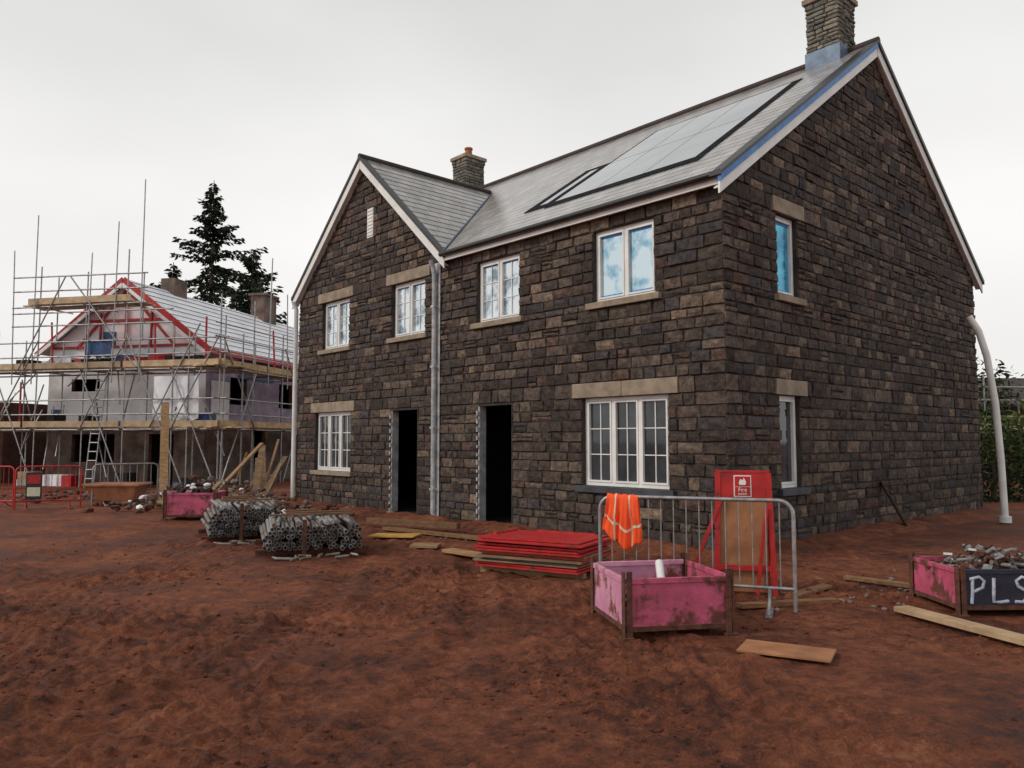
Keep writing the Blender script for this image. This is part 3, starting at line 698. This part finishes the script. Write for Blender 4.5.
# ------------------------------------------------------------------ site objects
def stillage(name,loc,rz,w_,d_,h_,ph,matF,matL):
    e=empty(name,loc,rz);b=MB()
    z0=.07;th=.008
    def panel(P,L_,m):
        b.pbox(P,.03,L_-.03,z0,h_,0,th,m)
        b.pbox(P,.02,L_-.02,h_-.03,h_+.012,-.012,.022,m)
        b.pbox(P,.02,L_-.02,z0-.02,z0+.02,-.006,.018,2)
    panel(lambda a,z,n:(a,-n,z),w_,0);panel(lambda a,z,n:(a,d_+n,z),w_,1)
    panel(lambda a,z,n:(-n,a,z),d_,1);panel(lambda a,z,n:(w_+n,a,z),d_,0)
    b.box(.01,w_-.01,.01,d_-.01,z0-.015,z0-.003,2)
    for x in(0,w_):
        for y in(0,d_):
            sx=1 if x==0 else -1;sy=1 if y==0 else -1
            b.box(min(x-.006*sx,x+.04*sx),max(x-.006*sx,x+.04*sx),min(y-.028*sy,y-.018*sy),max(y-.028*sy,y-.018*sy),0,ph,2)
            b.box(min(x-.028*sx,x-.018*sx),max(x-.028*sx,x-.018*sx),min(y-.028*sy,y+.04*sy),max(y-.028*sy,y+.04*sy),0,ph-.002,2)
            b.box(x-.05,x+.05,y-.05,y+.05,-.02,.012,2)
    b.build('body',[matF,matL,M_rust,M_dark],e,bevel=.003)
    return e
cr=stillage('pink_stillage_crate',(.90,6.2,gh(1.3,6.5)),math.radians(11),.87,.86,.45,.52,M_pink,M_pinkpale)
c=MB();c.path([(.42,.3,.30),(.52,.62,.48)],.035,0,10);
for i in range(14):
    x=R.uniform(.1,.75);y=R.uniform(.1,.75);a=R.uniform(0,3);c.beam((x,y,.1+i*.01),(min(.8,max(.05,x+.25*math.cos(a))),min(.8,max(.05,y+.25*math.sin(a))),.12+R.uniform(0,.1)),.04,.03,1)
c.build('contents',[M_white,M_wood],cr,recalc=False)
c2=stillage('pink_stillage_crate.001',(-6.75,15.2,gh(-6.3,15.3)),math.radians(6),.95,.8,.5,.58,M_pink,M_pinkpale)
c=MB()
for i in range(10): c.beam((R.uniform(.1,.8),R.uniform(.1,.6),.35),(R.uniform(.1,.8),R.uniform(.1,.6),.56),.06,.05,0)
c.build('contents',[M_wood],c2)
c3=stillage('navy_stillage_crate',(4.05,7.12,gh(4.3,7.3)),math.radians(1),1.25,.8,.40,.45,M_navy,M_pink)
c=MB()
for i in range(260):
    x=R.uniform(.06,1.2);y=R.uniform(.06,.74);hh=.36+.20*math.exp(-((x-.6)/.4)**2)*R.uniform(.2,1)-.02
    k=R.random()
    if k<.6:
        a=R.uniform(0,6.3);l=R.uniform(.05,.16);dz=R.uniform(-.05,.05);c.path([(x,y,hh),(x+l*math.cos(a),y+l*math.sin(a)*.6,hh+dz)],R.uniform(.01,.022),R.choice([0,0,1,1,2]),6)
    else:
        Mx=Matrix.Translation((x,y,hh))@Matrix.Rotation(R.uniform(0,3),4,'Z')@Matrix.Rotation(R.uniform(-1,1),4,'X');c.box(-.04,.04,-.03,.03,-.012,.012,R.choice([0,1,1,2]),Mx)
c.box(.02,1.23,.02,.78,.30,.34,1)
c.build('scrap_fittings',[M_tube,M_rust,M_steel],c3,recalc=False)
g=MB()
def stroke(pts): g.path([(p[0]*1.05-.12,-.016,p[1]) for p in pts],.015,0,6)
stroke([(.20,.11),(.21,.2),(.215,.335)]);stroke([(.19,.325),(.27,.345),(.315,.31),(.30,.25),(.22,.215)])
stroke([(.40,.335),(.395,.2),(.39,.125),(.45,.12),(.52,.13)])
stroke([(.70,.32),(.64,.345),(.595,.31),(.61,.26),(.67,.225),(.69,.17),(.65,.12),(.58,.125)])
stroke([(.82,.11),(.85,.33),(.93,.2),(.99,.33),(1.02,.12)])
g.build('graffiti_letters',[M_chalk],c3,recalc=False)
def barrier(name,p0,p1,h,mats,foot=True,nb=14,rad=.019):
    p0=Vector(p0);p1=Vector(p1);Ln=(p1-p0).length;rz=math.atan2(p1.y-p0.y,p1.x-p0.x)
    b=MB();r=.13
    def arc(cx,cz,a0,a1):return [(cx+r*math.cos(a),0,cz+r*math.sin(a)) for a in np.linspace(a0,a1,6)]
    pts=[(0,0,0.0)]+arc(r,h-r,math.pi,math.pi/2)+arc(Ln-r,h-r,math.pi/2,0)+[(Ln,0,0.0)]
    b.path(pts,rad,0,10)
    b.path([(0,0,.2),(Ln,0,.2)],rad*.85,0,8)
    for k in range(1,nb): x=Ln*k/nb;b.path([(x,0,.2),(x,0,h)],.0065 if nb>10 else .008,0,6,cap=False)
    if foot:
        for x in(.22,Ln-.22):
            b.path([(x,-.33,.015),(x,-.12,.10),(x,0,.19),(x,.12,.10),(x,.33,.015)],.014,0,8)
            b.box(x-.03,x+.03,-.36,.36,0.0,.012,0)
    return b.build(name,mats,None,recalc=False,loc=(p0.x,p0.y,p0.z),rot=(0,0,rz))
barrier('crowd_barrier',(.88,7.82,.01),(2.58,7.18,.01),1.0,[M_steel],nb=15)
barrier('red_crowd_barrier',(-13.4,18.0,0),(-11.3,17.7,0),.98,[M_red],nb=16)
barrier('red_crowd_barrier.001',(-11.2,17.6,0),(-10.05,18.2,0),.98,[M_red],nb=11)
barrier('crowd_barrier.001',(-10.0,18.6,0),(-8.9,19.6,0),1.0,[M_steel],nb=9)
s=MB();s.box(-.16,.16,-.012,.012,.25,.85,0);s.box(-.13,.13,-.016,-.012,.60,.80,1);s.box(-.13,.13,-.016,-.012,.32,.52,2);s.path([(-.1,-.01,.85),(0,.02,1.0),(.1,-.01,.85)],.006,0,5)
s.build('site_warning_sign',[M_black,M_red,M_refl],None,loc=(-10.75,17.55,0),rot=(0,0,.3),bevel=.004)
t=MB()
cs4=((-.6,-.4),(.6,-.4),(.6,.4),(-.6,.4))
lo=[(x*.8,y*.75,.12) for x,y in cs4];hi=[(x,y,.52) for x,y in cs4]
il=[(x*.76,y*.7,.16) for x,y in cs4];ih=[(x*.93,y*.9,.52) for x,y in cs4]
t.add(lo+hi+il+ih,[(0,1,2,3),(8,9,10,11)]+[(k,(k+1)%4,4+(k+1)%4,4+k) for k in range(4)]+[(4+k,4+(k+1)%4,12+(k+1)%4,12+k) for k in range(4)]+[(8+k,8+(k+1)%4,12+(k+1)%4,12+k) for k in range(4)],0)
t.box(-.66,.66,-.46,-.40,.47,.54,0);t.box(-.66,.66,.40,.46,.47,.54,0);t.box(-.66,-.60,-.40,.40,.47,.54,0);t.box(.60,.66,-.40,.40,.47,.54,0)
for x in(-.3,.3): t.box(x-.07,x+.07,-.32,.32,0,.12,0)
t.build('mortar_tub',[mat('orange_plastic',(.42,.18,.09),(.28,.11,.055),rough=.5)],None,loc=(-9.6,19,0),rot=(0,0,.1),bevel=.02)
def vest():
    v=MB();nu,nv=26,36;W=.40;top=1.028
    grid=[]
    for j in range(nv+1):
        q=j/nv*1.0
        row=[]
        for i in range(nu+1):
            u=i/nu-.5
            L_back=.34;L_front=.47+.07*math.sin(u*5+1)+.02*math.sin(u*17)
            sdist=-L_back+q*(L_back+L_front)
            fold=.024*math.sin(u*19+sdist*3)+.016*math.sin(u*37+1.3+sdist*6)
            wn=1-.22*math.cos(min(1,abs(sdist)/.35)*math.pi/2)+(.08 if sdist>.25 else 0)*math.sin(u*7)
            rr=.026
            if abs(sdist)<rr*1.57:
                a=sdist/rr;x=-math.sin(a)*rr;z=top-.018+math.cos(a)*rr
                z+=.004*math.sin(u*25)
            else:
                sg=1 if sdist>0 else -1;dd=abs(sdist)-rr*1.57
                x=-sg*(rr+.010+min(1,dd*5)*(.018+fold));z=top-.018-dd
            row.append((u*W*wn+.03*sdist,x,z))
        grid.append(row)
    vs=[p for r in grid for p in r];v.add(vs,[],0)
    for j in range(nv):
        q=(j+.5)/nv;sd_=-.34+q*.81
        for i in range(nu):
            u=(i+.5)/nu-.5
            m=0
            if .18<abs(u)<.24 and sd_>-.3 : m=1
            if .28<sd_<.315 or -.28<sd_<-.23: m=1
            f=(j*(nu+1)+i,j*(nu+1)+i+1,(j+1)*(nu+1)+i+1,(j+1)*(nu+1)+i)
            v.f.append(f);v.m.append(m);v.sm.append(True)
    o=v.build('hi_vis_vest',[M_orange,M_refl,M_rust],None,recalc=True,loc=(1.07,7.75,0),rot=(0,.03,math.atan2(-.64,1.74)))
    so_=o.modifiers.new('thick','SOLIDIFY');so_.thickness=.004
vest()
fp=empty('fire_point_stand',(2.32,7.86,0),math.radians(-14))
f=MB() #0 red 1 ply 2 white
f.box(-.25,.25,-.02,.0,.98,1.24,0);f.box(-.27,-.25,-.025,.01,.9,1.26,0);f.box(.25,.27,-.025,.01,.9,1.26,0);f.box(-.27,.27,-.025,.01,1.24,1.265,0)
f.beam((-.27,-.02,0),(-.235,0,1.24),.05,.055,0,up=(0,1,0));f.beam((.29,-.02,0),(.25,0,1.24),.05,.055,0,up=(0,1,0))
f.beam((-.5,-.03,.25),(-.21,-.02,.98),.035,.045,0,up=(0,1,0));f.beam((-.24,.5,0),(-.22,.02,1.1),.04,.04,0,up=(1,0,0));f.beam((.26,.5,0),(.24,.02,1.1),.04,.04,0,up=(1,0,0))
f.beam((.12,-.06,.05),(.225,-.04,.9),.035,.04,0,up=(0,1,0));f.beam((-.24,-.035,.30),(.27,-.035,.30),.03,.05,0)
f.box(-.235,.235,.004,.022,.06,.978,1)
f.box(-.085,.085,-.026,-.0205,1.0,1.215,2);f.box(-.075,.075,-.030,-.0265,1.01,1.10,0);f.box(-.075,.075,-.030,-.0265,1.105,1.205,0)
f.poly([(-.03,-.032,1.12),(.03,-.032,1.12),(.036,-.032,1.15),(.012,-.032,1.195),(.004,-.032,1.165),(-.018,-.032,1.18),(-.036,-.032,1.145)],2)
f.build('frame_and_board',[M_red,M_ply,M_white],fp,bevel=.003)
for txt,z,sz in(('Fire',1.055,.055),('point',1.02,.04)):
    tcu=bpy.data.curves.new('sign_text','FONT');tcu.body=txt;tcu.size=sz;tcu.align_x='CENTER';tcu.extrude=.0006;tcu.materials.append(M_white)
    to=bpy.data.objects.new('sign_text',tcu);col.objects.link(to);to.parent=fp;to.location=(0,-.0315,z);to.rotation_euler=(math.pi/2,0,0)
stk=MB();z=.10
for y in(-.3,.3): stk.beam((-.68,y,.045),(.68,y,.045),.09,.09,1)
while z<.40:
    th=R.choice([.012,.018,.02]);dx=R.uniform(-.06,.06);dy=R.uniform(-.05,.05);a=R.uniform(-.05,.05)
    Mx=Matrix.Translation((dx,dy,z))@Matrix.Rotation(a,4,'Z')@Matrix.Rotation(R.uniform(-.01,.01),4,'X')
    stk.box(-.68,.68,-.45,.45,0,th,0 if R.random()<.5 or z>.37 else R.choice([1,1,2,2]),Mx,c=(.9,.9,.9));z+=th+R.uniform(.004,.010)
Mx=Matrix.Translation((-.02,.03,z))@Matrix.Rotation(.03,4,'Z');stk.box(-.69,.66,-.44,.44,0,.012,0,Mx)
stk.beam((-.62,-.1,z+.02),(-.60,.40,z+.02),.03,.02,0);stk.beam((-.3,.42,z+.022),(.5,.40,z+.022),.03,.02,0)
stk.build('red_board_stack',[M_red,M_wood,mat('grey_edge',(.16,.17,.19),rough=.7)],None,loc=(.38,9.45,gh(.4,9.4)),rot=(0,0,math.radians(-30)),colattr=True)
# scaffold tube bundles on bearers
def bundle(name,x,y,rz,w_,rows,Ln,seed):
    R.seed(seed);b=MB();r=.030;n=int(w_/(2*r+.006))
    for j in range(rows):
        inset=0 if j<rows*.5 else (j-rows*.5)*.05
        for i in range(n-(j%2)):
            if R.random()<.05: continue
            xx=(i+.5*(j%2)+.5)*(2*r+.006)+R.uniform(-.008,.008);zz=.10+r+j*(r*1.72)+R.uniform(-.006,.006)
            if xx<inset or xx>w_-inset: continue
            o=R.gauss(0,.05);sw_=R.uniform(-.06,.06)
            b.path([(xx,o,zz),(xx+sw_,o+Ln*R.uniform(.9,1.05),zz+R.uniform(-.01,.015))],r*R.choice([1,1,.9]),R.choice([0,0,0,2]),9,True)
            b.path([(xx,o-.0015,zz),(xx,o+.001,zz)],r*.70,1,8,True)  # dark disc on the end cap, painted shade of the hollow tube
    ztop=.10+rows*r*1.72
    for k in range(14):
        xx=R.uniform(.15,w_-.15);a=R.uniform(-.12,.12);b.path([(xx,R.uniform(-.08,.1),ztop+.025+R.uniform(0,.03)),(xx+a,Ln*R.uniform(.85,1.05),ztop+.03)],r,R.choice([0,0,2]),8,True)
    for yy in(.25,Ln-.3):
        b.beam((-.08,yy,.05),(w_+.08,yy,.05),.09,.09,3)
    b.beam((w_*.40,-.09,0),(w_*.40,-.09,ztop+.10),.05,.05,3)
    for k in range(3): b.beam((R.uniform(.1,w_*.4),Ln*.5+k*.1,ztop+.085+k*.02),(R.uniform(w_*.5,w_),Ln*.55+k*.12,ztop+.085+k*.02),.10,.02,4,c=(.6,.5,.45))
    for k in range(10):
        xx=R.uniform(.1,w_);yy=R.uniform(-.45,-.12);a=R.uniform(0,3);b.path([(xx,yy,.04),(xx+.2*math.cos(a),yy+.1*math.sin(a),.05)],.02,0,6)
    b.build(name,[M_tube,M_dark,M_steel,M_rust,M_wood],None,recalc=False,loc=(x,y,gh(x+.5,y+.5)-.02),rot=(0,0,rz),colattr=True)
bundle('scaffold_tube_bundle',-3.30,10.35,math.radians(18),1.35,6,1.7,5)
bundle('scaffold_tube_bundle.001',-4.62,11.9,math.radians(24),1.2,8,1.7,6)
R.seed(9)
def plank(name,p0,p1,w_,h_,m=M_woodpale,c=(1,1,1)):
    b=MB();b.beam(p0,p1,w_,h_,0,c=c);return b.build(name,[m],None,bevel=.003,colattr=True)
plank('timber_plank',(3.52,7.15,.05),(4.15,5.1,.06),.16,.045,c=(.85,.8,.75))
plank('timber_plank.001',(4.35,8.15,.04),(3.7,8.75,.05),.10,.04,M_wood,(.8,.7,.6))
plank('timber_plank.002',(2.75,7.75,.04),(3.3,8.25,.05),.12,.03,M_wood,(.9,.75,.6))
plank('plywood_offcut',(1.72,5.93,.035),(2.28,5.62,.04),.34,.018,M_ply)
plank('plywood_offcut.001',(-2.25,12.6,.05),(-1.5,12.45,.06),.45,.02,M_woodpale,(1.0,.75,.25))
plank('plywood_offcut.002',(-1.45,11.4,.05),(-1.05,11.35,.05),.3,.04,M_wood)
plank('timber_plank.003',(-2.6,14.2,.12),(-.9,13.2,.13),.12,.10,M_wood,(.6,.5,.45))
plank('timber_plank.004',(-2.2,13.6,.05),(-.2,11.9,.06),.15,.05,M_wood,(.7,.6,.5))
plank('timber_plank.005',(-.9,10.9,.05),(.1,9.9,.05),.2,.04,M_woodpale,(.7,.55,.4))
plank('timber_plank.006',(2.1,7.3,.04),(3.1,7.55,.04),.10,.04,M_wood,(.8,.6,.5))
def H2W(s,t,z):
    return (CX+s*math.cos(HA)-t*math.sin(HA),CY+s*math.sin(HA)+t*math.cos(HA),z)
plank('leaning_board',H2W(5.0,-.42,0),H2W(4.75,-.06,.85),.14,.03,M_wood,(.25,.22,.2))
lp=MB()
for k in range(14):
    s0=R.uniform(-.6,-.1);t0=12.7+R.uniform(0,1.6)
    a=H2W(s0-.5,t0+R.uniform(-.8,.5),0);b_=H2W(s0+R.uniform(-.1,.5),t0+R.uniform(-.2,.8),R.uniform(.6,1.7));lp.beam(a,b_,R.choice([.06,.1,.16]),.035,0,c=(R.uniform(.4,1.1),)*3)
lp.beam((-8.3,18.6,0),(-9.4,21.0,2.6),.2,.04,0,c=(1,.95,.8));lp.beam((-7.3,18.4,0),(-6.3,19.6,1.5),.15,.04,0,c=(.9,.85,.8))
for k in range(16):
    x=R.uniform(-8.0,-5.6);y=R.uniform(16.8,19);a=R.uniform(0,3.1);l=R.uniform(.4,1.1);lp.beam((x,y,R.uniform(.05,.3)),(x+l*math.cos(a),y+l*math.sin(a),R.uniform(.05,.7)),.12,.04,0,c=(R.uniform(.4,1.1),)*3)
lp.build('timber_offcut_pile',[M_wood],None,colattr=True)
rb=MB()
def scat(cx,cy,sx,sy,n,r0,r1,hh=0,ms=(0,)):
    for _ in range(n):
        x=cx+R.gauss(0,sx);y=cy+R.gauss(0,sy);k=math.exp(-((x-cx)/sx)**2/2-((y-cy)/sy)**2/2);r=R.uniform(r0,r1)
        lump(rb,x,y,gh(x,y)+r*.3+hh*k*R.uniform(0,1),r,R.choice(ms))
scat(-7.0,18.2,1.1,.7,230,.05,.14,.7,(0,0,0,1,1,2));scat(-10.3,20.8,2.5,.7,140,.04,.12,.3,(0,1))
scat(-4.5,17.5,.8,.6,60,.03,.1,.1,(0,1))
rb.build('rubble_pile',[M_conc,M_rust,M_memb],recalc=False)
rb=MB()
scat(3.2,7.8,.45,.4,55,.012,.04,0,(0,0,1));scat(4.6,8.6,.8,.4,50,.01,.04,.0,(0,1));scat(.0,12.6,1.2,.5,50,.015,.04,0,(0,1))
rb.build('scattered_rubble',[M_conc,M_mud],recalc=False)
fb=MB()
for P_,L_ in ((lambda a,n:H2W(-n,a,0),12.3),(lambda a,n:H2W(a,-n,0),10.2)):
    nn=110;pr=[];
    for i in range(nn+1):
        a=-.3+(L_+.3)*i/nn;h=.10+.06*nz(a*1.3,2,4);row=[]
        for n_,k in((-.05,1),(.12,1),(.24,.85),(.38,.6),(.52,.2),(.75,-.3)):
            x,y,_=P_(a,n_+.08*nz(a*3,n_*4,1));row.append((x,y,h*k+gh(x,y)*.8+.03*nz(a*5,n_*9,7)+.025*nz(a*13,n_*19,7)-(.03 if k<0 else 0)))
        pr.append(row)
    vs=[p for r in pr for p in r]
    fb.add(vs,[(i*6+j,i*6+j+1,(i+1)*6+j+1,(i+1)*6+j) for i in range(nn) for j in range(5)],0,True)
fb.build('earth_bank',[M_mud],recalc=False)
d=MB();pts=[(9.45,15,0),(9.42,15,1.2),(9.36,15.0,2.3),(9.25,15.02,3.2),(9.13,15.05,3.7),(8.98,15.1,4.0)]
pp=[]
for i in range(len(pts)-1):
    for k in range(4): pp.append(Vector(pts[i]).lerp(Vector(pts[i+1]),k/4))
pp.append(Vector(pts[-1]));d.path(pp,.065,0,12);d.path([(9.45,15,0),(9.45,15,.12)],.11,0,12)
d.build('white_duct_pipe',[M_white],recalc=False)
